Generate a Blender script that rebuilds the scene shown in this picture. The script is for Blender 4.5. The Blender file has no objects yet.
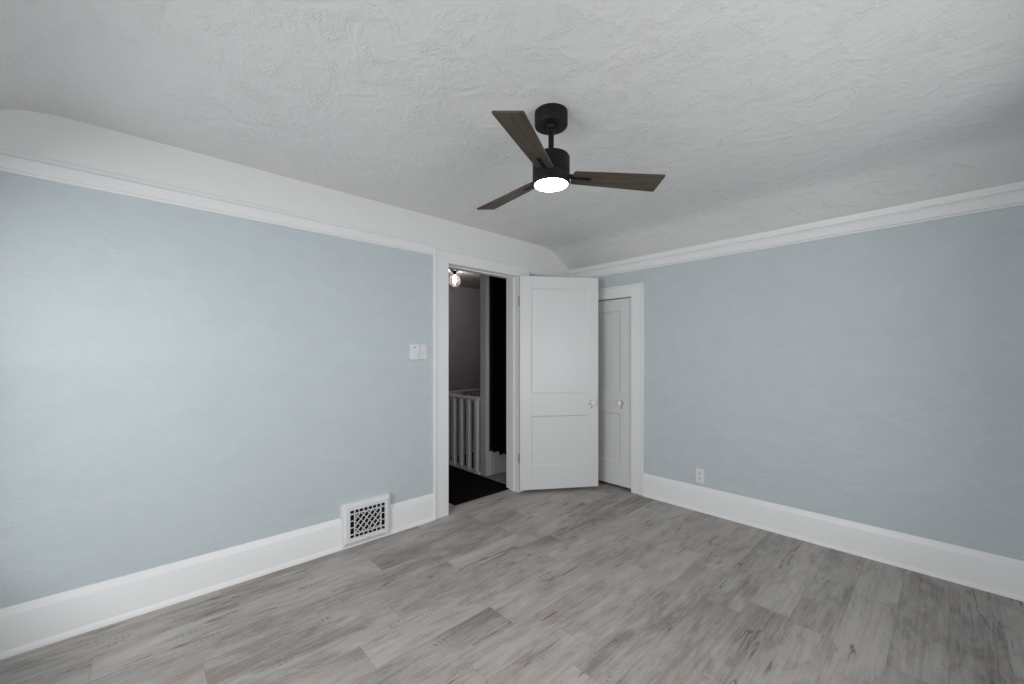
import bpy, bmesh, math, random
from mathutils import Vector, Matrix
random.seed(11)
S = bpy.context.scene
PI = math.pi

# ------------------------------------------------------------------ camera
cam_d = bpy.data.cameras.new('camera')
cam = bpy.data.objects.new('camera', cam_d)
S.collection.objects.link(cam)
S.camera = cam
cam_d.sensor_fit = 'HORIZONTAL'
cam_d.sensor_width = 36.0
cam_d.lens = 36.0 * 405.0 / 1024.0
cam_d.shift_y = (355.5 - 342.0) / 1024.0
cam_d.clip_start = 0.02
cam.location = (2.764, -3.437, 1.29)
cam.rotation_euler = (PI / 2, 0, math.radians(47.1))

# ------------------------------------------------------------------ world, daylight, exposure
W = bpy.data.worlds.new('world')
S.world = W
W.use_nodes = True
bg = W.node_tree.nodes['Background']
bg.inputs['Color'].default_value = (0.80, 0.88, 1.0, 1)
bg.inputs['Strength'].default_value = 0.10
S.view_settings.view_transform = 'Standard'
S.view_settings.look = 'None'
S.view_settings.gamma = 1.0
S.view_settings.use_curve_mapping = False
S.view_settings.exposure = 0.0

ROOM_X = 3.25      # window wall behind the camera
ROOM_Y = -4.12     # low wall under the far slope


def area(name, loc, rot, sx, sy, power, col):
    d = bpy.data.lights.new(name, 'AREA')
    d.shape = 'RECTANGLE'
    d.size, d.size_y = sx, sy
    d.energy = power
    d.color = col
    o = bpy.data.objects.new(name, d)
    o.location = loc
    o.rotation_euler = rot
    S.collection.objects.link(o)
    return o


# daylight just outside each window, shining in through the panes
area('daylight_east', (ROOM_X + 0.50, -2.05, 1.15), (0, PI / 2 + 0.15, 0), 1.1, 1.6, 37, (0.99, 0.985, 1.0))
area('daylight_south', (1.80, ROOM_Y - 0.45, 1.70), (PI / 2 - 0.45, 0, 0), 0.9, 1.0, 73, (0.99, 0.985, 1.0))
area('daylight_south_low', (0.90, ROOM_Y - 0.45, 1.30), (PI / 2, 0, 0), 0.9, 1.0, 10, (0.99, 0.985, 1.0))

# ------------------------------------------------------------------ materials


def mat(name, base=(0.8, 0.8, 0.8), rough=0.5, metal=0.0, spec=0.5):
    m = bpy.data.materials.new(name)
    m.use_nodes = True
    b = m.node_tree.nodes['Principled BSDF']
    b.inputs['Base Color'].default_value = (*base, 1)
    b.inputs['Roughness'].default_value = rough
    b.inputs['Metallic'].default_value = metal
    b.inputs['Specular IOR Level'].default_value = spec
    return m, m.node_tree, b


def N(nt, kind, **kw):
    n = nt.nodes.new(kind)
    for k, v in kw.items():
        setattr(n, k, v)
    return n


def noise(nt, vec, scale, detail=3.0, rough=0.5, dist=0.0):
    n = N(nt, 'ShaderNodeTexNoise')
    n.inputs['Scale'].default_value = scale
    n.inputs['Detail'].default_value = detail
    n.inputs['Roughness'].default_value = rough
    n.inputs['Distortion'].default_value = dist
    if vec is not None:
        nt.links.new(vec, n.inputs['Vector'])
    return n.outputs['Fac']


def math_n(nt, op, a, b=None, c=None, clamp=False):
    n = N(nt, 'ShaderNodeMath', operation=op, use_clamp=clamp)
    for i, v in enumerate((a, b, c)):
        if v is None:
            continue
        if isinstance(v, (int, float)):
            n.inputs[i].default_value = v
        else:
            nt.links.new(v, n.inputs[i])
    return n.outputs[0]


def maprange(nt, v, a, b, c=0.0, d=1.0):
    n = N(nt, 'ShaderNodeMapRange')
    n.inputs[1].default_value = a
    n.inputs[2].default_value = b
    n.inputs[3].default_value = c
    n.inputs[4].default_value = d
    nt.links.new(v, n.inputs[0])
    return n.outputs[0]


def mixc(nt, fac, a, b, blend='MIX'):
    n = N(nt, 'ShaderNodeMix', data_type='RGBA', blend_type=blend)
    for s, v in ((0, fac), (6, a), (7, b)):
        if isinstance(v, (int, float)):
            n.inputs[s].default_value = v
        elif isinstance(v, tuple):
            n.inputs[s].default_value = (*v, 1)
        else:
            nt.links.new(v, n.inputs[s])
    return n.outputs[2]


def scaled(nt, vec, s):
    n = N(nt, 'ShaderNodeMapping')
    n.inputs['Scale'].default_value = s
    nt.links.new(vec, n.inputs['Vector'])
    return n.outputs[0]


def plaster(name, col, rough, spec, strength, dist, tone=0.02, swirl=(1, 1, 1), ridge=1.0):
    """trowelled plaster under paint: broad trowel strokes with fine stipple ridges"""
    m, nt, b = mat(name, col, rough, 0, spec)
    co = N(nt, 'ShaderNodeTexCoord').outputs['Object']
    v = scaled(nt, co, swirl)
    big = noise(nt, v, 5.0, 3.0, 0.55, 0.9)
    mid = noise(nt, v, 30.0, 4.0, 0.62, 0.6)
    fine = noise(nt, v, 95.0, 2.0, 0.6, 0.5)
    rid = math_n(nt, 'ABSOLUTE', math_n(nt, 'SUBTRACT', mid, 0.5))
    rid = maprange(nt, rid, 0.0, 0.10, 1.0, 0.0)
    patch = maprange(nt, big, 0.42, 0.62)
    h = math_n(nt, 'MULTIPLY', rid, patch)
    h = math_n(nt, 'MULTIPLY', h, 0.55 * ridge)
    h = math_n(nt, 'ADD', h, math_n(nt, 'MULTIPLY', mid, 0.5))
    h = math_n(nt, 'ADD', h, math_n(nt, 'MULTIPLY', big, 0.7))
    h = math_n(nt, 'ADD', h, math_n(nt, 'MULTIPLY', math_n(nt, 'MULTIPLY', fine, patch), 0.6))
    bp = N(nt, 'ShaderNodeBump')
    bp.inputs['Strength'].default_value = strength
    bp.inputs['Distance'].default_value = dist
    nt.links.new(h, bp.inputs['Height'])
    nt.links.new(bp.outputs[0], b.inputs['Normal'])
    dk = tuple(max(0, c * (1 - tone * 2)) for c in col)
    lt = tuple(min(1, c * (1 + tone)) for c in col)
    nt.links.new(mixc(nt, maprange(nt, noise(nt, v, 5.0, 4.0, 0.6, 0.8), 0.3, 0.7), dk, lt), b.inputs['Base Color'])
    nt.links.new(maprange(nt, big, 0.35, 0.65, rough + 0.10, rough - 0.06), b.inputs['Roughness'])
    return m


def trim_mat(name, col, rough=0.38):
    m, nt, b = mat(name, col, rough, 0, 0.5)
    co = N(nt, 'ShaderNodeTexCoord').outputs['Object']
    bp = N(nt, 'ShaderNodeBump')
    bp.inputs['Strength'].default_value = 0.12
    bp.inputs['Distance'].default_value = 0.002
    nt.links.new(noise(nt, co, 30.0, 3.0), bp.inputs['Height'])
    nt.links.new(bp.outputs[0], b.inputs['Normal'])
    return m


M = {}
M['blue'] = plaster('pale_blue_wall_paint', (0.534, 0.588, 0.613), 0.55, 0.30, 0.55, 0.005, 0.018, (1, 1, 1.6), 0.3)
M['ceiling'] = plaster('white_trowelled_ceiling', (0.75, 0.745, 0.74), 0.42, 0.5, 0.56, 0.0055, 0.015, (1.4, 1.4, 1.4), 0.9)
M['gable'] = plaster('white_gable_paint', (0.78, 0.78, 0.775), 0.6, 0.3, 0.16, 0.004, 0.006, (1, 1, 1.6), 0.3)
M['trim'] = trim_mat('white_trim_paint', (0.80, 0.80, 0.80))
M['door'] = trim_mat('white_door_paint', (0.70, 0.70, 0.70), 0.36)
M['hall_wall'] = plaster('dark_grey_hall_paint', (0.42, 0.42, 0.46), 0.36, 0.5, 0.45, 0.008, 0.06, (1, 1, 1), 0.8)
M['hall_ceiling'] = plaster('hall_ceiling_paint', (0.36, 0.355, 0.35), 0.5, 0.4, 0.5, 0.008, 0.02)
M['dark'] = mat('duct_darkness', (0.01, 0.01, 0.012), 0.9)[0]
M['well'] = mat('stairwell_shade_black', (0.018, 0.018, 0.020), 0.7)[0]  # near-black so the stairwell and curtained recess read as unlit; shade put into colour
M['closet'] = mat('closet_interior_shade', (0.05, 0.05, 0.05), 0.8)[0]  # dark base colour carries the shade seen through the door gaps
M['plastic'] = mat('white_plastic', (0.74, 0.74, 0.75), 0.35)[0]
M['slot'] = mat('dark_slot', (0.03, 0.03, 0.03), 0.6)[0]
M['steel'] = mat('painted_steel', (0.45, 0.45, 0.45), 0.4, 0.6)[0]
M['ceramic'] = mat('white_glazed_knob', (0.78, 0.78, 0.78), 0.12)[0]
M['brass'] = mat('aged_metal', (0.22, 0.21, 0.20), 0.35, 0.9)[0]
M['black'] = mat('matte_black_metal', (0.004, 0.0045, 0.006), 0.55, 0.0, 0.25)[0]
M['rail'] = trim_mat('hall_railing_paint', (0.76, 0.75, 0.74), 0.4)


def fabric_black(name, col, scale):
    m, nt, b = mat(name, col, 0.95, 0, 0.1)
    co = N(nt, 'ShaderNodeTexCoord').outputs['Object']
    bp = N(nt, 'ShaderNodeBump')
    bp.inputs['Strength'].default_value = 0.5
    bp.inputs['Distance'].default_value = 0.003
    nt.links.new(noise(nt, co, scale, 2.0), bp.inputs['Height'])
    nt.links.new(bp.outputs[0], b.inputs['Normal'])
    return m


M['curtain'] = fabric_black('black_curtain_cloth', (0.004, 0.004, 0.005), 220)
M['rug'] = fabric_black('black_rug_pile', (0.004, 0.004, 0.0045), 320)


def emit(name, col, st):
    m = bpy.data.materials.new(name)
    m.use_nodes = True
    nt = m.node_tree
    nt.nodes.clear()
    e = N(nt, 'ShaderNodeEmission')
    e.inputs[0].default_value = (*col, 1)
    e.inputs[1].default_value = st
    o = N(nt, 'ShaderNodeOutputMaterial')
    nt.links.new(e.outputs[0], o.inputs[0])
    return m


M['diffuser'] = emit('lit_diffuser', (1.0, 0.965, 0.91), 22.0)
M['bulb'] = emit('lit_bulb', (1.0, 0.88, 0.84), 330.0)


def thin_glass(name, tint, fac=0.9, rough=0.02, haze=0.0):
    m = bpy.data.materials.new(name)
    m.use_nodes = True
    nt = m.node_tree
    nt.nodes.clear()
    t = N(nt, 'ShaderNodeBsdfTransparent')
    t.inputs[0].default_value = (*tint, 1)
    g = N(nt, 'ShaderNodeBsdfGlossy')
    g.inputs['Roughness'].default_value = rough
    lw = N(nt, 'ShaderNodeLayerWeight')
    lw.inputs[0].default_value = 0.35
    mx = N(nt, 'ShaderNodeMixShader')
    nt.links.new(math_n(nt, 'MULTIPLY', lw.outputs['Facing'], fac), mx.inputs[0])
    nt.links.new(t.outputs[0], mx.inputs[1])
    nt.links.new(g.outputs[0], mx.inputs[2])
    o = N(nt, 'ShaderNodeOutputMaterial')
    out_s = mx.outputs[0]
    if haze:
        d = N(nt, 'ShaderNodeBsdfTranslucent')
        d.inputs[0].default_value = (0.9, 0.86, 0.85, 1)
        m2 = N(nt, 'ShaderNodeMixShader')
        m2.inputs[0].default_value = haze
        nt.links.new(out_s, m2.inputs[1])
        nt.links.new(d.outputs[0], m2.inputs[2])
        out_s = m2.outputs[0]
    nt.links.new(out_s, o.inputs[0])
    return m


M['pane'] = thin_glass('window_glass', (0.97, 0.98, 0.98), 0.3)
M['globe'] = thin_glass('clear_globe_glass', (0.90, 0.87, 0.86), 1.0, 0.08, 0.010)


def plank_mat():
    m, nt, b = mat('grey_oak_plank', (0.3, 0.29, 0.28), 0.45, 0, 0.4)
    uv = N(nt, 'ShaderNodeUVMap', uv_map='UVMap').outputs[0]        # metres: across, along the plank (+ random shift)
    loc = N(nt, 'ShaderNodeUVMap', uv_map='local').outputs[0]       # 0..1 across, 0..1 along
    at = N(nt, 'ShaderNodeAttribute', attribute_name='plank_id')
    sp = N(nt, 'ShaderNodeSeparateColor')
    nt.links.new(at.outputs['Color'], sp.inputs[0])
    tone, rnd2, rnd3 = sp.outputs[0], sp.outputs[1], sp.outputs[2]
    # warp so that grain lines wander
    g1 = noise(nt, scaled(nt, uv, (60, 1.6, 1)), 1.0, 6.0, 0.65, 0.6)
    g2 = noise(nt, scaled(nt, uv, (150, 7, 1)), 1.0, 4.0, 0.6, 0.4)
    blot = noise(nt, scaled(nt, uv, (8, 2.2, 1)), 1.0, 5.0, 0.68, 0.8)
    blot2 = noise(nt, scaled(nt, uv, (20, 9.0, 1)), 1.0, 5.0, 0.7, 0.5)
    g3 = noise(nt, scaled(nt, uv, (210, 60, 1)), 1.0, 3.0, 0.7, 0.3)
    f = math_n(nt, 'MULTIPLY', g1, 0.40)
    f = math_n(nt, 'ADD', f, math_n(nt, 'MULTIPLY', g2, 0.26))
    f = math_n(nt, 'ADD', f, math_n(nt, 'MULTIPLY', g3, 0.18))
    f = math_n(nt, 'ADD', f, math_n(nt, 'MULTIPLY', blot, 0.66))
    f = math_n(nt, 'ADD', f, math_n(nt, 'MULTIPLY', blot2, 0.24))
    f = math_n(nt, 'ADD', f, math_n(nt, 'MULTIPLY', tone, 0.13))
    f = maprange(nt, f, 0.61, 1.10)
    r = N(nt, 'ShaderNodeValToRGB')
    e = r.color_ramp.elements
    e[0].position, e[0].color = 0.0, (0.130, 0.119, 0.106, 1)
    e[1].position, e[1].color = 1.0, (0.475, 0.445, 0.418, 1)
    x = e.new(0.35); x.color = (0.24, 0.222, 0.204, 1)
    x = e.new(0.62); x.color = (0.355, 0.33, 0.308, 1)
    nt.links.new(f, r.inputs[0])
    col = r.outputs[0]
    # pinkish-brown washes
    pk = maprange(nt, noise(nt, scaled(nt, uv, (8, 2.0, 1)), 1.3, 3.0, 0.5, 0.6), 0.50, 0.70, 0.0, 0.7)
    col = mixc(nt, pk, col, (0.95, 0.83, 0.80), 'MULTIPLY')
    # wandering dark cracks
    cn = noise(nt, scaled(nt, uv, (11, 0.75, 1)), 1.0, 4.0, 0.5, 0.15)
    cr = maprange(nt, math_n(nt, 'ABSOLUTE', math_n(nt, 'SUBTRACT', cn, 0.5)), 0.0, 0.012, 1.0, 0.0)
    cm = maprange(nt, noise(nt, scaled(nt, uv, (5, 3.0, 1)), 1.0, 1.0), 0.54, 0.60)
    cr = math_n(nt, 'MULTIPLY', cr, cm)
    col = mixc(nt, math_n(nt, 'MULTIPLY', cr, 0.75), col, (0.055, 0.046, 0.040))
    # rough-sawn hatch: short marks across the grain, in patches
    wv = N(nt, 'ShaderNodeTexWave', wave_type='BANDS', bands_direction='Y')
    wv.inputs['Scale'].default_value = 14.0
    wv.inputs['Distortion'].default_value = 5.0
    wv.inputs['Detail'].default_value = 2.0
    wv.inputs['Detail Scale'].default_value = 3.0
    nt.links.new(scaled(nt, uv, (1.6, 1, 1)), wv.inputs['Vector'])
    hm = maprange(nt, noise(nt, scaled(nt, uv, (16, 3.6, 1)), 1.0, 2.0), 0.62, 0.70)
    hs = math_n(nt, 'MULTIPLY', maprange(nt, wv.outputs['Fac'], 0.45, 0.85), hm)
    col = mixc(nt, math_n(nt, 'MULTIPLY', hs, 0.5), col, (0.10, 0.082, 0.078))
    # the stained band some boards carry towards one end
    sl = N(nt, 'ShaderNodeSeparateXYZ')
    nt.links.new(loc, sl.inputs[0])
    eb = maprange(nt, sl.outputs[1], 0.45, 1.0)
    eb = math_n(nt, 'MULTIPLY', math_n(nt, 'MULTIPLY', eb, eb), maprange(nt, rnd2, 0.45, 0.75))
    eb = math_n(nt, 'MULTIPLY', eb, maprange(nt, blot2, 0.3, 0.6, 0.5, 1.0))
    eb = math_n(nt, 'MULTIPLY', eb, maprange(nt, sl.outputs[0], 0.35, 0.95, 1.0, 0.15))
    col = mixc(nt, math_n(nt, 'MULTIPLY', eb, 0.55), col, (0.45, 0.44, 0.42), 'MULTIPLY')
    # seams
    ex = math_n(nt, 'MULTIPLY', math_n(nt, 'MINIMUM', sl.outputs[0], math_n(nt, 'SUBTRACT', 1.0, sl.outputs[0])), 0.178)
    ey = math_n(nt, 'MULTIPLY', math_n(nt, 'MINIMUM', sl.outputs[1], math_n(nt, 'SUBTRACT', 1.0, sl.outputs[1])), 1.22)
    ed = maprange(nt, math_n(nt, 'MINIMUM', ex, ey), 0.0004, 0.0020, 0.30, 0.0)
    col = mixc(nt, ed, col, (0.07, 0.065, 0.06))
    nt.links.new(col, b.inputs['Base Color'])
    nt.links.new(maprange(nt, g1, 0.3, 0.7, 0.40, 0.54), b.inputs['Roughness'])
    bp = N(nt, 'ShaderNodeBump')
    bp.inputs['Strength'].default_value = 0.25
    bp.inputs['Distance'].default_value = 0.0015
    h = math_n(nt, 'ADD', math_n(nt, 'MULTIPLY', g1, 0.6), math_n(nt, 'MULTIPLY', g2, 0.4))
    h = math_n(nt, 'SUBTRACT', h, math_n(nt, 'MULTIPLY', ed, 2.0))
    nt.links.new(h, bp.inputs['Height'])
    nt.links.new(bp.outputs[0], b.inputs['Normal'])
    return m


M['plank'] = plank_mat()


def blade_mat():
    m, nt, b = mat('weathered_walnut_blade', (0.08, 0.06, 0.05), 0.5, 0, 0.35)
    co = N(nt, 'ShaderNodeTexCoord').outputs['Object']
    g = noise(nt, scaled(nt, co, (5, 70, 5)), 1.0, 6.0, 0.6, 0.5)
    g2 = noise(nt, scaled(nt, co, (14, 260, 14)), 1.0, 3.0)
    f = math_n(nt, 'ADD', math_n(nt, 'MULTIPLY', g, 0.7), math_n(nt, 'MULTIPLY', g2, 0.3))
    nt.links.new(mixc(nt, maprange(nt, f, 0.35, 0.65), (0.028, 0.020, 0.014), (0.108, 0.080, 0.060)), b.inputs['Base Color'])
    return m


M['blade'] = blade_mat()

# ------------------------------------------------------------------ mesh helpers


def link_mesh(name, bm, m, parent=None, loc=None, rot=None, smooth=False, bevel=0.0, seg=2):
    bmesh.ops.recalc_face_normals(bm, faces=bm.faces)
    me = bpy.data.meshes.new(name)
    bm.to_mesh(me)
    bm.free()
    if isinstance(m, (list, tuple)):
        for k in m:
            me.materials.append(k)
    else:
        me.materials.append(m)
    o = bpy.data.objects.new(name, me)
    S.collection.objects.link(o)
    if parent:
        o.parent = parent
    if loc:
        o.location = loc
    if rot:
        o.rotation_euler = rot
    if smooth:
        for p in me.polygons:
            p.use_smooth = True
        me.set_sharp_from_angle(angle=math.radians(35))
    if bevel:
        b = o.modifiers.new('bevel', 'BEVEL')
        b.width = bevel
        b.segments = seg
        b.limit_method = 'ANGLE'
        b.angle_limit = math.radians(40)
    return o


def box(bm, x0, x1, y0, y1, z0, z1, mi=0):
    v = [bm.verts.new(p) for p in ((x0, y0, z0), (x1, y0, z0), (x1, y1, z0), (x0, y1, z0),
                                   (x0, y0, z1), (x1, y0, z1), (x1, y1, z1), (x0, y1, z1))]
    fs = []
    for f in ((0, 3, 2, 1), (4, 5, 6, 7), (0, 1, 5, 4), (1, 2, 6, 5), (2, 3, 7, 6), (3, 0, 4, 7)):
        q = bm.faces.new([v[i] for i in f])
        q.material_index = mi
        fs.append(q)
    return fs


def prism(bm, pts, fn, t0, t1):
    """closed profile pts (a, b) swept from t0 to t1; fn(a, b, t) -> xyz"""
    A = [bm.verts.new(fn(a, b, t0)) for a, b in pts]
    B = [bm.verts.new(fn(a, b, t1)) for a, b in pts]
    n = len(pts)
    for i in range(n):
        bm.faces.new((A[i], A[(i + 1) % n], B[(i + 1) % n], B[i]))
    bm.faces.new(A[::-1])
    bm.faces.new(B)


def lathe(bm, prof, n=32, axis='Z', loc=(0, 0, 0)):
    """prof: (radius, height) list; radius 0 closes to a point"""
    rings = []
    for r, h in prof:
        if r < 1e-6:
            p = (0, 0, h)
            rings.append([bm.verts.new(p)])
        else:
            rings.append([bm.verts.new((r * math.cos(2 * PI * k / n), r * math.sin(2 * PI * k / n), h)) for k in range(n)])
    for a, b in zip(rings, rings[1:]):
        if len(a) == 1 and len(b) == 1:
            continue
        for k in range(n):
            j = (k + 1) % n
            if len(a) == 1:
                bm.faces.new((a[0], b[j], b[k]))
            elif len(b) == 1:
                bm.faces.new((a[k], a[j], b[0]))
            else:
                bm.faces.new((a[k], a[j], b[j], b[k]))
    if axis != 'Z' or loc != (0, 0, 0):
        R = Matrix.Identity(4)
        if axis == 'X':
            R = Matrix.Rotation(PI / 2, 4, 'Y')
        elif axis == '-X':
            R = Matrix.Rotation(-PI / 2, 4, 'Y')
        elif axis == 'Y':
            R = Matrix.Rotation(-PI / 2, 4, 'X')
        elif axis == '-Y':
            R = Matrix.Rotation(PI / 2, 4, 'X')
        vs = [v for r in rings for v in r]
        bmesh.ops.transform(bm, matrix=Matrix.Translation(loc) @ R, verts=vs)
    return rings


def struct(o):
    o['kind'] = 'structure'
    return o


def tag(o, label, cat, group=None):
    o['label'] = label
    o['category'] = cat
    if group:
        o['group'] = group
    return o


def empty(name, loc, rz=0.0):
    o = bpy.data.objects.new(name, None)
    o.empty_display_size = 0.1
    o.location = loc
    o.rotation_euler = (0, 0, rz)
    S.collection.objects.link(o)
    return o


# ------------------------------------------------------------------ room shell
DOOR_Y0, DOOR_Y1, DOOR_Z = -1.581, -0.800, 2.034      # bedroom doorway in the left wall
CL_X0, CL_X1, CL_Z = 0.120, 0.728, 1.845              # closet doorway in the right wall
WT = 0.155                                            # wall thickness

PROF = [(0.0, 2.185), (0.24, 2.333), (0.285, 2.356), (0.33, 2.370), (0.40, 2.380), (0.50, 2.385), (0.62, 2.386)]
prof = [(-d, z) for d, z in PROF] + [(ROOM_Y + d, z) for d, z in reversed(PROF)]

# ceiling with its two coves
bm = bmesh.new()
out = [(ROOM_Y - 0.02, 2.195), (ROOM_Y - 0.02, 2.50), (0.02, 2.50), (0.02, 2.195)]
prism(bm, prof + out, lambda a, b, t: (t, a, b), -0.0, ROOM_X)
struct(link_mesh('ceiling', bm, M['ceiling'], smooth=True))

# left wall: blue below the picture rail, white gable above
bm = bmesh.new()
JB = 0.022
box(bm, -WT, 0, ROOM_Y - 0.15, DOOR_Y0 - JB, 0, 2.10)
box(bm, -WT, 0, DOOR_Y1 + JB, 0.0, 0, 2.10)
box(bm, -WT, 0, DOOR_Y0 - JB, DOOR_Y1 + JB, DOOR_Z + JB, 2.10)
wl = struct(link_mesh('wall_left', bm, M['blue']))
bm = bmesh.new()
gp = [(0.0, 2.10)] + [(a, b + 0.004) for a, b in prof] + [(ROOM_Y, 2.10)]
prism(bm, gp, lambda a, b, t: (t, a, b), -WT, 0.0)
struct(link_mesh('wall_left_gable', bm, M['gable']))

# right wall with the closet doorway
bm = bmesh.new()
box(bm, 0, CL_X0, 0, 0.12, 0, 2.195)
box(bm, CL_X0, CL_X1, 0, 0.12, CL_Z, 2.195)
box(bm, CL_X1, ROOM_X, 0, 0.12, 0, 2.195)
struct(link_mesh('wall_right', bm, M['blue']))

# window wall behind the camera, with a wide window
def wall_with_hole(bm, u0, u1, z1, h, fn):
    hu0, hu1, hz0, hz1 = h
    for a, b, c, d in ((u0, hu0, 0, z1), (hu1, u1, 0, z1), (hu0, hu1, 0, hz0), (hu0, hu1, hz1, z1)):
        fn(bm, a, b, c, d)


W1 = (-3.10, -1.00, 0.60, 2.0)
W2 = (0.40, 2.70, 0.60, 1.9)
bm = bmesh.new()
wall_with_hole(bm, ROOM_Y, 0.0, 2.50, W1, lambda bm, a, b, c, d: box(bm, ROOM_X, ROOM_X + 0.14, a, b, c, d))
struct(link_mesh('wall_back', bm, M['blue']))
bm = bmesh.new()
wall_with_hole(bm, 0.0, ROOM_X, 2.195, W2, lambda bm, a, b, c, d: box(bm, a, b, ROOM_Y - 0.14, ROOM_Y, c, d))
struct(link_mesh('wall_side', bm, M['blue']))


def window(name, h, fn, fr):
    """sash window: casing round the hole, two sashes with a meeting rail; fn(u, w, z) -> xyz, w = into the wall"""
    u0, u1, z0, z1 = h

    def b3(bm, ua, ub, wa, wb, za, zb):
        p, q = fn(ua, wa, za), fn(ub, wb, zb)
        box(bm, min(p[0], q[0]), max(p[0], q[0]), min(p[1], q[1]), max(p[1], q[1]), za, zb)
    bm = bmesh.new()
    t = 0.10
    b3(bm, u0 - t, u0, -0.02, 0.0, z0 - 0.03, z1 + t)
    b3(bm, u1, u1 + t, -0.02, 0.0, z0 - 0.03, z1 + t)
    b3(bm, u0, u1, -0.02, 0.0, z1, z1 + t)
    b3(bm, u0 - t - .02, u1 + t + .02, -0.05, 0.0, z0 - 0.03, z0)
    b3(bm, u0 - t, u1 + t, -0.018, 0.0, z0 - 0.12, z0 - 0.03)
    root = struct(link_mesh(name, bm, M['trim'], bevel=0.003))
    bm = bmesh.new()
    n = 2 if u1 - u0 > 1.3 else 1
    w = (u1 - u0) / n
    zm = (z0 + z1) / 2
    for k in range(n):
        a, b = u0 + k * w, u0 + (k + 1) * w
        b3(bm, a, a + .045, .03, .08, z0, z1)
        b3(bm, b - .045, b, .03, .08, z0, z1)
        b3(bm, a + .045, b - .045, .03, .08, z0, z0 + .06)
        b3(bm, a + .045, b - .045, .03, .08, z1 - .045, z1)
        b3(bm, a + .045, b - .045, .03, .08, zm - .02, zm + .02)
    link_mesh('window_sash', bm, M['trim'], root)
    bm = bmesh.new()
    b3(bm, u0 + .04, u1 - .04, .052, .056, z0 + .05, z1 - .04)
    link_mesh('pane', bm, M['pane'], root)


window('window_1', W1, lambda u, w, z: (ROOM_X + w, u, z), 0)
window('window_2', W2, lambda u, w, z: (u, ROOM_Y - w, z), 0)

# floor of planks laid along the left wall: one mesh, one face per plank
PW, PL = 0.178, 1.22
ends = {0: -2.01, 1: -1.263, 3: -2.105, 6: -2.10, 7: -1.22}
tones = {(3, -1): 0.25, (7, -1): 0.2, (1, -1): 0.2, (6, -1): 0.95}


def plank_floor(name, x_lo, x_hi, y_lo, y_hi, holes=()):
    bm = bmesh.new()
    uvl = bm.loops.layers.uv.new('UVMap')
    lol = bm.loops.layers.uv.new('local')
    cl = bm.loops.layers.float_color.new('plank_id')
    rr = random.Random(5)
    r0 = math.floor((x_lo - 0.631) / PW) - 1
    r1 = math.ceil((x_hi - 0.631) / PW) + 1
    for r in range(r0, r1):
        xa, xb = 0.631 + r * PW, 0.631 + (r + 1) * PW
        off = ends.get(r, rr.uniform(-PL, 0))
        k0 = math.floor((y_lo - off) / PL) - 1
        for k in range(k0, k0 + int((y_hi - y_lo) / PL) + 4):
            ya, yb = off + k * PL, off + (k + 1) * PL
            tone = tones.get((r, k), rr.random())
            a2, a3 = rr.random(), rr.random()
            if (r, k) in tones and tones[(r, k)] < .5:
                a2 = 1.0
            su, sv = rr.uniform(0, 40), rr.uniform(0, 40)
            x0, x1, y0, y1 = max(xa, x_lo), min(xb, x_hi), max(ya, y_lo), min(yb, y_hi)
            if x1 - x0 < 1e-4 or y1 - y0 < 1e-4:
                continue
            cells = [(x0, x1, y0, y1)]
            for hx0, hx1, hy0, hy1 in holes:
                nc = []
                for (p, q, s, t) in cells:
                    if q <= hx0 or p >= hx1 or t <= hy0 or s >= hy1:
                        nc.append((p, q, s, t))
                        continue
                    if p < hx0: nc.append((p, hx0, s, t))
                    if q > hx1: nc.append((hx1, q, s, t))
                    if s < hy0: nc.append((max(p, hx0), min(q, hx1), s, hy0))
                    if t > hy1: nc.append((max(p, hx0), min(q, hx1), hy1, t))
                cells = nc
            for (p, q, s, t) in cells:
                vs = [bm.verts.new((X, Y, 0)) for X, Y in ((p, s), (q, s), (q, t), (p, t))]
                f = bm.faces.new(vs)
                for l in f.loops:
                    X, Y = l.vert.co.x, l.vert.co.y
                    l[uvl].uv = (X - xa + su, Y - ya + sv)
                    l[lol].uv = ((X - xa) / PW, (Y - ya) / PL)
                    l[cl] = (tone, a2, a3, 1)
    # slab underneath
    me = bpy.data.meshes.new(name)
    bmesh.ops.recalc_face_normals(bm, faces=bm.faces)
    for f in bm.faces:
        if f.normal.z < 0:
            f.normal_flip()
    bm.to_mesh(me)
    bm.free()
    me.materials.append(M['plank'])
    o = bpy.data.objects.new(name, me)
    S.collection.objects.link(o)
    return struct(o)


# stairwell hole beyond the doorway: x -1.58..-0.69, y -0.68..1.4
WELL = (-1.56, -0.69, -0.675, 1.40)
plank_floor('floor', -2.5, ROOM_X, ROOM_Y - 0.14, 1.40, holes=(WELL,))

# ------------------------------------------------------------------ mouldings
BASE = [(0, 0.0), (0.032, 0.0), (0.031, 0.010), (0.026, 0.020), (0.019, 0.026), (0.018, 0.030),
        (0.018, 0.166), (0.015, 0.174), (0.006, 0.198), (0.004, 0.204), (0, 0.204)]
VENT = (-2.436, -2.094)
bm = bmesh.new()
fA = lambda a, b, t: (a, t, b)
prism(bm, BASE, fA, ROOM_Y, VENT[0] + 0.002)
prism(bm, BASE, fA, VENT[1] - 0.002, -1.720)
prism(bm, [(0, 0), (0.032, 0), (0.031, 0.008), (0.028, 0.011), (0, 0.011)], fA, VENT[0], VENT[1])
struct(link_mesh('baseboard_left', bm, M['trim'], smooth=True))
bm = bmesh.new()
prism(bm, BASE, fA, DOOR_Y1 + 0.136, -0.03)
struct(link_mesh('baseboard_behind_door', bm, M['trim'], smooth=True))
fB = lambda a, b, t: (t, -a, b)
bm = bmesh.new()
prism(bm, BASE, fB, 0.861, ROOM_X)
struct(link_mesh('baseboard_right', bm, M['trim'], smooth=True))
bm = bmesh.new()
prism(bm, BASE, lambda a, b, t: (ROOM_X - a, t, b), ROOM_Y, 0)
struct(link_mesh('baseboard_back', bm, M['trim'], smooth=True))
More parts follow.
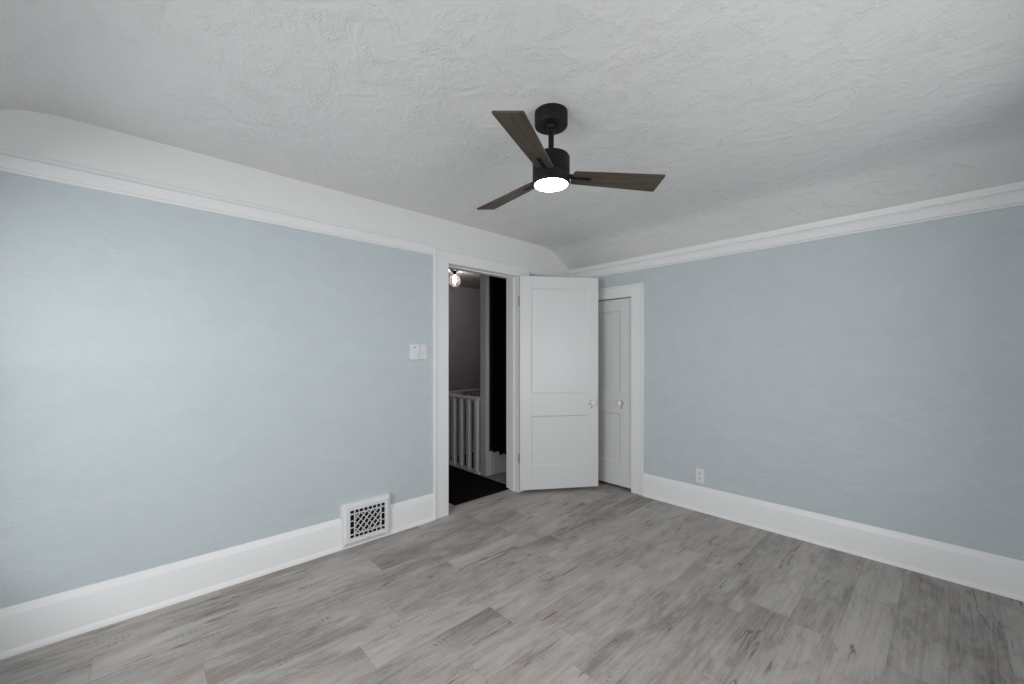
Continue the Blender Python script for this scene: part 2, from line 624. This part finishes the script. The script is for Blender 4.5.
bm = bmesh.new()
prism(bm, BASE, lambda a, b, t: (t, ROOM_Y + a, b), 0, ROOM_X)
struct(link_mesh('baseboard_side', bm, M['trim'], smooth=True))

# picture rail along the left wall and crown along the right wall
LOW = [(0, 2.078), (0.009, 2.079), (0.013, 2.084), (0.013, 2.089), (0.020, 2.093), (0.020, 2.147), (0.017, 2.150), (0, 2.150)]
TOP = [(0, 2.150), (0.008, 2.150), (0.008, 2.1535), (0.005, 2.157), (0.005, 2.176), (0.003, 2.179), (0, 2.180)]
bm = bmesh.new()
prism(bm, LOW, fA, ROOM_Y, -1.720)
prism(bm, LOW, fA, -0.664, 0)
prism(bm, TOP, fA, ROOM_Y, 0)
struct(link_mesh('trim_1', bm, M['trim'], smooth=True))
CR = [(0, 2.082), (0.009, 2.083), (0.013, 2.088), (0.013, 2.094), (0.022, 2.098), (0.022, 2.150), (0.014, 2.156),
      (0.014, 2.160), (0.026, 2.166), (0.028, 2.180), (0.028, 2.190), (0.031, 2.2035), (0, 2.186)]
bm = bmesh.new()
prism(bm, CR, fB, 0, ROOM_X)
struct(link_mesh('trim_2', bm, M['trim'], smooth=True))
bm = bmesh.new()
prism(bm, CR, lambda a, b, t: (t, ROOM_Y + a, b), 0, ROOM_X)
struct(link_mesh('trim_3', bm, M['trim'], smooth=True))


def casing(name, fn, u0, u1, z_in, wl_, wr, z_out, cap=True):
    """flat casing with a raised back band; fn(u, d, z); d = out from the wall"""
    def cb(bm, ua, ub, d, za, zb):
        p, q = fn(ua, 0, za), fn(ub, d, zb)
        box(bm, min(p[0], q[0]), max(p[0], q[0]), min(p[1], q[1]), max(p[1], q[1]), za, zb)
    bm = bmesh.new()
    bb = 0.018
    cb(bm, u0 - wl_ + bb, u0 - 0.003, 0.019, 0, z_out - bb)
    cb(bm, u1 + 0.003, u1 + wr - bb, 0.019, 0, z_out - bb)
    cb(bm, u0 - 0.003, u1 + 0.003, 0.019, z_in + 0.003, z_out - bb)
    cb(bm, u0 - wl_, u0 - wl_ + bb, 0.027, 0, z_out)
    cb(bm, u1 + wr - bb, u1 + wr, 0.027, 0, z_out)
    cb(bm, u0 - wl_ + bb, u1 + wr - bb, 0.027, z_out - bb, z_out)
    return struct(link_mesh(name, bm, M['trim'], bevel=0.003))


casing('trim_4', lambda u, d, z: (d, u, z), DOOR_Y0, DOOR_Y1, DOOR_Z, 0.139, 0.136, 2.148)
casing('trim_5', lambda u, d, z: (u, -d, z), CL_X0, CL_X1, CL_Z, 0.115, 0.133, 1.960)

# jamb lining and stops of the bedroom doorway
bm = bmesh.new()
for (ya, yb) in ((DOOR_Y0 - JB, DOOR_Y0), (DOOR_Y1, DOOR_Y1 + JB)):
    box(bm, -WT, 0.0, ya, yb, 0, DOOR_Z)
box(bm, -WT, 0.0, DOOR_Y0 - JB, DOOR_Y1 + JB, DOOR_Z, DOOR_Z + JB)
box(bm, -0.078, -0.040, DOOR_Y0, DOOR_Y0 + 0.011, 0, DOOR_Z - 0.011)
box(bm, -0.078, -0.040, DOOR_Y1 - 0.011, DOOR_Y1, 0, DOOR_Z - 0.011)
box(bm, -0.078, -0.040, DOOR_Y0, DOOR_Y1, DOOR_Z - 0.011, DOOR_Z)
struct(link_mesh('trim_6', bm, M['trim'], bevel=0.002))
# closet jamb lining and a closet behind the door, its darkness put into the colour
bm = bmesh.new()
box(bm, CL_X0 - 0.001, CL_X0 + 0.003, 0.0, 0.12, 0, CL_Z)
box(bm, CL_X1 - 0.001, CL_X1 + 0.002, 0.0, 0.12, 0, CL_Z)
struct(link_mesh('trim_7', bm, M['trim']))
bm = bmesh.new()
box(bm, -0.14, 0.0, 0.12, 0.70, 0, 2.1)
box(bm, 1.0, 1.1, 0.12, 0.70, 0, 2.1)
box(bm, -0.14, 1.1, 0.70, 0.80, 0, 2.1)
box(bm, -0.14, 1.1, 0.12, 0.80, 2.1, 2.2)
struct(link_mesh('wall_closet', bm, M['closet']))


# ------------------------------------------------------------------ doors
def door(name, Wd, z0, z1, st, top, mid, bot, T=0.035):
    """two-panel door leaf, local x along the width from the hinge, local -y is the face seen; panels are children"""
    bm = bmesh.new()
    box(bm, 0, st, 0, T, z0, z1)
    box(bm, Wd - st, Wd, 0, T, z0, z1)
    box(bm, st, Wd - st, 0, T, z0, bot)
    box(bm, st, Wd - st, 0, T, mid[0], mid[1])
    box(bm, st, Wd - st, 0, T, top, z1)
    # stepped sticking round both panels, on both faces
    for za, zb in ((bot, mid[0]), (mid[1], top)):
        for y_s, y_d in ((0.002, 0.011), (T - 0.002, T - 0.011)):
            o = [(st, za), (Wd - st, za), (Wd - st, zb), (st, zb)]
            s = 0.012
            i1 = [(st + s * .45, za + s * .45), (Wd - st - s * .45, za + s * .45), (Wd - st - s * .45, zb - s * .45), (st + s * .45, zb - s * .45)]
            i2 = [(st + s, za + s), (Wd - st - s, za + s), (Wd - st - s, zb - s), (st + s, zb - s)]
            ym = y_s + (y_d - y_s) * .35
            R = [[bm.verts.new((p, y, q)) for p, q in ring] for ring, y in ((o, y_s), (i1, ym), (i2, y_d))]
            for a, b in zip(R, R[1:]):
                for k in range(4):
                    j = (k + 1) % 4
                    bm.faces.new((a[k], a[j], b[j], b[k]))
    o = struct(link_mesh(name, bm, M['door'], bevel=0.0015, seg=1))
    for za, zb in ((bot, mid[0]), (mid[1], top)):
        bm = bmesh.new()
        box(bm, st - 0.004, Wd - st + 0.004, 0.0105, T - 0.0105, za - 0.004, zb + 0.004)
        link_mesh('panel', bm, M['door'], o)
    return o


def knob_set(parent, u, z, T, sides=(-1, 1)):
    for s in sides:
        y0 = 0.0 if s < 0 else T
        bm = bmesh.new()
        ax = '-Y' if s < 0 else 'Y'
        lathe(bm, [(0, 0), (0.021, 0), (0.021, 0.003), (0.012, 0.007), (0.009, 0.009), (0, 0.009)], 28, ax, (u, y0, z))
        link_mesh('knob_rose', bm, M['steel'], parent, smooth=True)
        bm = bmesh.new()
        lathe(bm, [(0, 0.007), (0.009, 0.007), (0.008, 0.020), (0.014, 0.026), (0.0235, 0.033), (0.0270, 0.042), (0.0250, 0.051),
                   (0.017, 0.057), (0.008, 0.059), (0, 0.0595)], 28, ax, (u, y0, z))
        link_mesh('knob', bm, M['ceramic'], parent, smooth=True)
        bm = bmesh.new()
        lathe(bm, [(0, 0), (0.0085, 0), (0.0085, 0.002), (0.006, 0.003), (0, 0.003)], 20, ax, (u - 0.001, y0, z - 0.047))
        k = link_mesh('keyhole_plate', bm, M['steel'], parent, smooth=True)
        bm = bmesh.new()
        ya, yb = sorted((y0 + s * 0.0025, y0 + s * 0.0036))
        box(bm, u - 0.003, u + 0.001, ya, yb, z - 0.055, z - 0.043)
        link_mesh('keyhole', bm, M['slot'], k)


d1 = door('door_1', 0.768, 0.032, 2.034, 0.109, 1.922, (0.722, 0.932), 0.252)
d1.location = (0.053, -0.817, 0)
d1.rotation_euler = (0, 0, math.atan2(0.646, 0.422))
knob_set(d1, 0.703, 0.840, 0.035)
for z in (1.80, 0.325):
    bm = bmesh.new()
    lathe(bm, [(0, -0.045), (0.003, -0.045), (0.006, -0.042), (0.006, 0.042), (0.003, 0.045), (0, 0.045)], 14, 'Z', (-0.004, 0.037, z))
    box(bm, -0.0015, 0.0, 0.004, 0.034, z - 0.04, z + 0.04)
    link_mesh('hinge', bm, M['steel'], d1, smooth=True)

d2 = door('door_2', 0.600, 0.026, 1.838, 0.120, 1.724, (0.726, 0.934), 0.252)
d2.location = (CL_X0 + 0.004, 0.003, 0)
knob_set(d2, 0.600 - 0.106, 0.832, 0.035)
bm = bmesh.new()
box(bm, 0.5982, 0.6015, -0.004, 0.012, 0.815, 0.845)
link_mesh('latch', bm, M['slot'], d2)

# ------------------------------------------------------------------ wall register
v = tag(empty('wall_vent', (0, VENT[0], 0.012)), 'white metal wall register with diamond lattice grille set into the left baseboard', 'vent')
VW, VH, VD = VENT[1] - VENT[0], 0.284, 0.046
gx0, gx1, gz0, gz1 = 0.051, VW - 0.045, 0.050, 0.236
bm = bmesh.new()
# box-shaped frame: outer sides, sloped lip, face with the grille opening
rings = []
for (x, i) in ((0.0, 0.0), (VD - 0.014, 0.0), (VD - 0.010, 0.004), (VD - 0.010, 0.010), (VD, 0.022)):
    rings.append([bm.verts.new(p) for p in ((x, i, i), (x, VW - i, i), (x, VW - i, VH - i), (x, i, VH - i))])
rings.append([bm.verts.new(p) for p in ((VD, gx0, gz0), (VD, gx1, gz0), (VD, gx1, gz1), (VD, gx0, gz1))])
rings.append([bm.verts.new(p) for p in ((VD - .012, gx0, gz0), (VD - .012, gx1, gz0), (VD - .012, gx1, gz1), (VD - .012, gx0, gz1))])
for a, b in zip(rings, rings[1:]):
    for k in range(4):
        j = (k + 1) % 4
        bm.faces.new((a[k], a[j], b[j], b[k]))
link_mesh('frame', bm, M['plastic'], v, bevel=0.002)
bm = bmesh.new()
box(bm, 0.002, 0.006, 0.01, VW - 0.01, 0.01, VH - 0.01)  # near-black sheet standing in for the shade inside the duct
link_mesh('duct_shade_panel', bm, M['dark'], v)
# lattice
bm = bmesh.new()
GW, GH = gx1 - gx0, gz1 - gz0
cb = 0.030                # border cell width
bw = 0.0046               # bar width


def bar(p, q, w=bw, x0=VD - 0.0085, x1=VD - 0.0015):
    (a, b), (c, d) = p, q
    L = math.hypot(c - a, d - b)
    nx, ny = -(d - b) / L * w / 2, (c - a) / L * w / 2
    c4 = [(a + nx, b + ny), (c + nx, d + ny), (c - nx, d - ny), (a - nx, b - ny)]
    A = [bm.verts.new((x0, y, z)) for y, z in c4]
    B = [bm.verts.new((x1, y, z)) for y, z in c4]
    for k in range(4):
        bm.faces.new((A[k], A[(k + 1) % 4], B[(k + 1) % 4], B[k]))
    bm.faces.new(A)
    bm.faces.new(B)


ix0, ix1, iz0, iz1 = gx0 + cb, gx1 - cb, gz0 + cb * .82, gz1 - cb * .82
for z in (iz0, iz1):
    bar((gx0 - .003, z), (gx1 + .003, z), 0.007)
for y in (ix0, ix1):
    bar((y, gz0 - .003), (y, gz1 + .003), 0.007)
for k in range(1, 6):
    y = ix0 + (ix1 - ix0) * k / 6
    bar((y, iz1), (y, gz1 + .002))
    bar((y, gz0 - .002), (y, iz0))
for k in range(1, 3):
    z = iz0 + (iz1 - iz0) * k / 3
    bar((gx0 - .002, z), (ix0, z))
    bar((ix1, z), (gx1 + .002, z))


def clip(p, q):
    """clip a segment to the inner rectangle"""
    (x0, y0), (x1, y1) = p, q
    t0, t1 = 0.0, 1.0
    for pp, qq in ((-(x1 - x0), x0 - ix0), (x1 - x0, ix1 - x0), (-(y1 - y0), y0 - iz0), (y1 - y0, iz1 - y0)):
        if abs(pp) < 1e-9:
            if qq < 0: return None
            continue
        r = qq / pp
        if pp < 0: t0 = max(t0, r)
        else: t1 = min(t1, r)
    if t1 - t0 < 0.001: return None
    return ((x0 + (x1 - x0) * t0, y0 + (y1 - y0) * t0), (x0 + (x1 - x0) * t1, y0 + (y1 - y0) * t1))


iw, ih = ix1 - ix0, iz1 - iz0
sx, sz = iw / 4.5, ih / 3.0
for s in (1, -1):
    for k in range(-8, 14):
        xs = ix0 + k * sx
        n = 8
        seg = clip((xs, iz0 if s > 0 else iz1), (xs + n * sx, (iz0 if s > 0 else iz1) + s * n * sz))
        if seg and math.hypot(seg[0][0] - seg[1][0], seg[0][1] - seg[1][1]) > 0.004:
            bar(*seg)
link_mesh('grille', bm, M['plastic'], v)
for (y, z) in ((VW / 2, 0.030),):
    bm = bmesh.new()
    lathe(bm, [(0, 0), (0.003, 0), (0.003, 0.001), (0, 0.0016)], 12, 'X', (VD, y, z))
    link_mesh('screw', bm, M['brass'], v)

# ------------------------------------------------------------------ wall switch
sw = tag(empty('light_switch', (0, -1.848, 1.318)), 'white two-gang switch plate on the pale blue wall left of the doorway', 'switch')
bm = bmesh.new()
box(bm, 0.0, 0.006, -0.062, 0.070, -0.0575, 0.0575)
link_mesh('plate', bm, M['plastic'], sw, bevel=0.003)
bm = bmesh.new()
box(bm, 0.0, 0.019, -0.075, -0.004, -0.0610, 0.0595)
rc = link_mesh('fan_control', bm, M['plastic'], sw, bevel=0.004)
rc['label'] = 'raised fan control with a dark button at its top'
bm = bmesh.new()
for z, r in ((0.034, 0.0045),):
    lathe(bm, [(0, 0), (r, 0), (r, 0.002), (0, 0.002)], 14, 'X', (0.019, -0.041, z))
link_mesh('button', bm, M['slot'], rc)
bm = bmesh.new()
for z in (0.008, -0.012, -0.032):
    for y in (-0.050, -0.030):
        lathe(bm, [(0, 0), (0.005, 0), (0.005, 0.0015), (0, 0.0015)], 14, 'X', (0.019, y, z))
link_mesh('keypad', bm, M['plastic'], rc)
bm = bmesh.new()
box(bm, 0.006, 0.0075, 0.028, 0.040, -0.013, 0.013)
link_mesh('toggle_surround', bm, M['plastic'], sw)
bm = bmesh.new()
prism(bm, [(0.006, -0.006), (0.020, -0.011), (0.021, -0.006), (0.006, 0.005)], lambda a, b, t: (a, t, b), 0.030, 0.038)
link_mesh('toggle', bm, M['plastic'], sw, bevel=0.001)
for z in (0.042, -0.042):
    bm = bmesh.new()
    lathe(bm, [(0, 0), (0.0028, 0), (0.0022, 0.001), (0, 0.0012)], 12, 'X', (0.006, 0.034, z))
    link_mesh('screw', bm, M['steel'], sw)

# ------------------------------------------------------------------ outlet on the right wall
ot = tag(empty('wall_outlet', (1.362, 0, 0.290)), 'white duplex electrical outlet low on the pale blue right wall above the baseboard', 'outlet')
bm = bmesh.new()
box(bm, -0.034, 0.034, -0.006, 0.0, -0.058, 0.058)
link_mesh('plate', bm, M['plastic'], ot, bevel=0.003)
for zc in (0.0205, -0.0205):
    bm = bmesh.new()
    pts = []
    for k in range(24):
        a = 2 * PI * k / 24
        pts.append((0.0175 * math.cos(a), max(-0.0135, min(0.0135, 0.0175 * math.sin(a))) + zc))
    prism(bm, pts, lambda a, b, t: (a, t, b), -0.008, -0.006)
    rcp = link_mesh('receptacle', bm, M['plastic'], ot)
    bm = bmesh.new()
    box(bm, -0.0085, -0.0050, -0.0086, -0.0078, zc - 0.002, zc + 0.009)
    box(bm, 0.0050, 0.0085, -0.0086, -0.0078, zc - 0.002, zc + 0.009)
    lathe(bm, [(0, 0), (0.0026, 0), (0.0026, 0.0008), (0, 0.0008)], 12, '-Y', (0, -0.0078, zc - 0.008))
    link_mesh('socket_slots', bm, M['slot'], rcp)
bm = bmesh.new()
lathe(bm, [(0, 0), (0.003, 0), (0.0024, 0.001), (0, 0.0013)], 12, '-Y', (0, -0.006, 0))
link_mesh('screw', bm, M['steel'], ot)

# ------------------------------------------------------------------ ceiling fan
th = math.radians(47.1)
Fv = Vector((-math.sin(th), math.cos(th), 0))
Rv = Vector((math.cos(th), math.sin(th), 0))
FANX, FANY = 1.5437, -2.0618
fan = tag(empty('ceiling_fan', (FANX, FANY, 2.386)), 'black three-blade ceiling fan with brown wood blades and a lit round lamp', 'ceiling fan')
Z0 = 2.386
bm = bmesh.new()
lathe(bm, [(0, 0.0), (0.0740, 0.0), (0.0745, -0.004), (0.0745, -0.057), (0.072, -0.062), (0.030, -0.063), (0.028, -0.058), (0, -0.058)], 48)
link_mesh('canopy', bm, M['black'], fan, smooth=True)
bm = bmesh.new()
lathe(bm, [(0, -0.050), (0.020, -0.052), (0.026, -0.062), (0.022, -0.072), (0.0125, -0.078), (0.0125, -0.178), (0.020, -0.180),
           (0.022, -0.186), (0.022, -0.204), (0, -0.204)], 28)
link_mesh('downrod', bm, M['black'], fan, smooth=True)
bm = bmesh.new()
lathe(bm, [(0, -0.194), (0.066, -0.194), (0.078, -0.197), (0.0835, -0.206), (0.0835, -0.276), (0.0815, -0.278), (0.0815, -0.281),
           (0.0835, -0.283), (0.0835, -0.317), (0.0825, -0.324), (0.0790, -0.3265), (0.0760, -0.3265), (0.0760, -0.320), (0, -0.320)], 56)
link_mesh('motor_housing', bm, M['black'], fan, smooth=True)
bm = bmesh.new()
lathe(bm, [(0.0755, -0.321), (0.0755, -0.3262), (0.073, -0.3272), (0.055, -0.3280), (0.03, -0.3283), (0, -0.3284)], 56)
link_mesh('lamp_diffuser', bm, M['diffuser'], fan, smooth=True)

A0, BZ, PIT, BL, BWD = 0.1456, 2.0997, -0.2251, 0.5222, 0.1165 / math.cos(0.2251)


def blade_mesh():
    """outline with a slot for the arm, from root to tip; local x outward"""
    bm = bmesh.new()
    w = BWD / 2
    r0, r1 = 0.098, BL
    s0, s1, sw_ = 0.098, 0.190, 0.0125
    wr = w * 0.70
    t = 0.0035
    out = [(r0, sw_), (r0 + .001, wr * .84), (r0 + 0.009, wr), (r1 - .003, w), (r1, w - .003), (r1, -w + .003), (r1 - .003, -w), (r0 + 0.009, -wr), (r0 + .001, -wr * .84), (r0, -sw_),
           (s1 - .008, -sw_), (s1 - .002, -sw_ * .6), (s1, 0), (s1 - .002, sw_ * .6), (s1 - .008, sw_)]
    A = [bm.verts.new((x, y, -t)) for x, y in out]
    B = [bm.verts.new((x, y, t)) for x, y in out]
    n = len(out)
    for k in range(n):
        bm.faces.new((A[k], A[(k + 1) % n], B[(k + 1) % n], B[k]))
    fa = bm.faces.new(A)
    fb = bm.faces.new(B)
    bmesh.ops.triangulate(bm, faces=[fa, fb])
    return bm


def arm_mesh():
    bm = bmesh.new()
    box(bm, 0.076, 0.188, -0.0112, 0.0112, -0.0005, 0.010)
    box(bm, 0.105, 0.200, -0.024, 0.024, 0.0040, 0.0085)
    return bm


bl0 = link_mesh('blade', blade_mesh(), M['blade'], fan)
ar0 = link_mesh('blade_arm', arm_mesh(), M['black'], bl0, bevel=0.0015)
sc0 = []
for px in (0.125, 0.165):
    bm = bmesh.new()
    lathe(bm, [(0, -0.003), (0.0035, -0.003), (0.0035, 0.0), (0, 0.0)], 10, 'Z', (px, 0, 0))
    sc0.append(link_mesh('screw', bm, M['black'], bl0))
for k in range(3):
    if k == 0:
        b = bl0
    else:
        b = bl0.copy()
        S.collection.objects.link(b)
        b.parent = fan
        for q0 in [ar0] + sc0:
            q = q0.copy()
            S.collection.objects.link(q)
            q.parent = b
    ang = A0 + k * 2 * PI / 3 + th
    b.location = (0, 0, BZ - Z0)
    b.rotation_euler = (Matrix.Rotation(ang, 3, 'Z') @ Matrix.Rotation(PIT, 3, 'X')).to_euler()

# ------------------------------------------------------------------ landing beyond the doorway
HX = -2.5
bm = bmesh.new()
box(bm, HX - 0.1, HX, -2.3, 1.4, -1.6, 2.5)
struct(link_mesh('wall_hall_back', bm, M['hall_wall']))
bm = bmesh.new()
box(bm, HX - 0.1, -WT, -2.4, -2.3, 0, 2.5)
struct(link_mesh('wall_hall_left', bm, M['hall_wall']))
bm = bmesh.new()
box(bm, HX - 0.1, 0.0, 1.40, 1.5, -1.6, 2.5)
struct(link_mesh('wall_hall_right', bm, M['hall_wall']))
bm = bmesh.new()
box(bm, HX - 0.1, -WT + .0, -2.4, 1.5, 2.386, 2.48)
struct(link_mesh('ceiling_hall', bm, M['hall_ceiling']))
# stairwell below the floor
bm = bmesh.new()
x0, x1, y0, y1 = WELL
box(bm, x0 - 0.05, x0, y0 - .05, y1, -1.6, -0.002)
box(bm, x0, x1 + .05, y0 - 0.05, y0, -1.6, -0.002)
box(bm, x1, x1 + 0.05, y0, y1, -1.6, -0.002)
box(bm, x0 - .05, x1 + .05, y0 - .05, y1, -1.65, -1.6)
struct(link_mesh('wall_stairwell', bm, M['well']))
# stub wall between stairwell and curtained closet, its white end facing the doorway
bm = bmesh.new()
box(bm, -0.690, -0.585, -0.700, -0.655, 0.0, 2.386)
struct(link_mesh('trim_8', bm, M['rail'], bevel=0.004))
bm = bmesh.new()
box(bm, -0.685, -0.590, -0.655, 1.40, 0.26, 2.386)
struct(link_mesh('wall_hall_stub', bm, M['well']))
bm = bmesh.new()
box(bm, -0.685, -0.575, -0.655, 1.40, 0.0, 0.26)
struct(link_mesh('trim_9', bm, M['rail'], bevel=0.004))
# the hall side stretch of wall closing the nook
bm = bmesh.new()
box(bm, -WT, 0.0, 0.0, 1.40, 0, 2.386)
struct(link_mesh('wall_hall_nook', bm, M['hall_wall']))


def railing(loc, rz, L, label, n, first, step, newels=()):
    """handrail, shoe rail and square balusters along local +x"""
    root = tag(empty('stair_railing', loc, rz), label, 'railing', None)
    bm = bmesh.new()
    pr = [(-0.030, 0.800), (0.030, 0.800), (0.034, 0.812), (0.030, 0.828), (0.016, 0.836), (-0.016, 0.836), (-0.030, 0.828), (-0.034, 0.812)]
    prism(bm, pr, lambda a, b, t: (t, a, b), 0, L)
    link_mesh('handrail', bm, M['rail'], root, smooth=True)
    bm = bmesh.new()
    box(bm, 0, L, -0.028, 0.028, 0.0, 0.030)
    link_mesh('bottom_rail', bm, M['rail'], root, bevel=0.003)
    b0 = None
    for k in range(n):
        if b0 is None:
            bm = bmesh.new()
            box(bm, -0.025, 0.025, -0.025, 0.025, 0.028, 0.802)
            b = b0 = link_mesh('baluster', bm, M['rail'], root, bevel=0.003)
        else:
            b = b0.copy()
            S.collection.objects.link(b)
            b.parent = root
        b.location = (first + k * step, 0, 0)
    for x in newels:
        bm = bmesh.new()
        box(bm, x - 0.045, x + 0.045, -0.045, 0.045, 0, 0.93)
        box(bm, x - 0.055, x + 0.055, -0.055, 0.055, 0.93, 0.955)
        link_mesh('newel_post', bm, M['rail'], root, bevel=0.004)
    return root


railing((-1.535, -0.700, 0), 0, 0.843, 'white painted balustrade beside the black rug, in front at the stair opening', 6, 0.082, 0.141)
railing((-1.580, -0.700, 0), PI / 2, 2.09, 'white balustrade at the far side of the stair opening, under the dark wall', 14, 0.125, 0.141, (0.0,))

# rug
bm = bmesh.new()
box(bm, -1.50, -0.115, -1.430, -0.742, 0.0, 0.010)
rg = tag(link_mesh('rug', bm, M['rug'], bevel=0.004), 'black runner rug lying on the landing floor just beyond the doorway', 'rug')

# curtain on a rod
cu = tag(empty('curtain', (-0.548, -0.66, 0)), 'floor-length black curtain hanging beside the white post past the doorway', 'curtain')
bm = bmesh.new()
n = 110
L = 1.25
cols = []
for k in range(n + 1):
    u = k / n * L
    zb = 0.285 - 0.13 * min(1, u / 0.28) + 0.018 * math.sin(u * 70 + 1)
    col = []
    for j in range(13):
        f = j / 12
        z = 2.24 + (zb - 2.24) * f
        amp = 0.011 + 0.008 * f
        x = amp * math.sin(u * 62 + 0.7 * math.sin(u * 9) + 0.5 * f) + 0.004 * math.sin(u * 23 + 3 * f)
        y = u * (1 - 0.03 * math.sin(PI * f)) + 0.010 * (1 - f) - 0.01 * f
        col.append((x, y, z))
    cols.append(col)
F_ = [[bm.verts.new((x + 0.0015, y, z)) for x, y, z in c] for c in cols]
B_ = [[bm.verts.new((x - 0.0015, y, z)) for x, y, z in c] for c in cols]
for a in range(n):
    for j in range(12):
        bm.faces.new((F_[a][j], F_[a + 1][j], F_[a + 1][j + 1], F_[a][j + 1]))
        bm.faces.new((B_[a][j], B_[a][j + 1], B_[a + 1][j + 1], B_[a + 1][j]))
for a in range(n):
    bm.faces.new((F_[a][0], B_[a][0], B_[a + 1][0], F_[a + 1][0]))
    bm.faces.new((F_[a][12], F_[a + 1][12], B_[a + 1][12], B_[a][12]))
for j in range(12):
    bm.faces.new((F_[0][j], F_[0][j + 1], B_[0][j + 1], B_[0][j]))
    bm.faces.new((F_[n][j], B_[n][j], B_[n][j + 1], F_[n][j + 1]))
link_mesh('cloth', bm, M['curtain'], cu, smooth=True)
bm = bmesh.new()
lathe(bm, [(0, 0), (0.009, 0), (0.009, 2.0), (0, 2.0)], 16, 'Y', (0, 0.03, 2.245))
link_mesh('rod', bm, M['black'], cu, smooth=True)

# landing lamp with a clear globe
hl = tag(empty('ceiling_light', (-1.514, -0.46, 2.386)), 'black-based ceiling lamp with a clear glass globe and lit bulb, seen through the doorway', 'ceiling light')
bm = bmesh.new()
lathe(bm, [(0, 0), (0.060, 0), (0.060, -0.014), (0.052, -0.020), (0.024, -0.024), (0.021, -0.072), (0, -0.072)], 32)
link_mesh('base', bm, M['black'], hl, smooth=True)
bm = bmesh.new()
pr = []
cz, R_ = -0.146, 0.076
for k in range(0, 21):
    a = math.radians(18 + (180 - 18) * k / 20)
    pr.append((max(R_ * math.sin(a), 0) if k < 20 else 0, cz + R_ * math.cos(a)))
lathe(bm, [(0.0235, -0.060)] + pr, 36)
link_mesh('glass_globe', bm, M['globe'], hl, smooth=True)
bm = bmesh.new()
lathe(bm, [(0, -0.072), (0.011, -0.074), (0.012, -0.098), (0.018, -0.120), (0.022, -0.142), (0.019, -0.160), (0.010, -0.171), (0, -0.174)], 24)
link_mesh('bulb', bm, M['bulb'], hl, smooth=True)
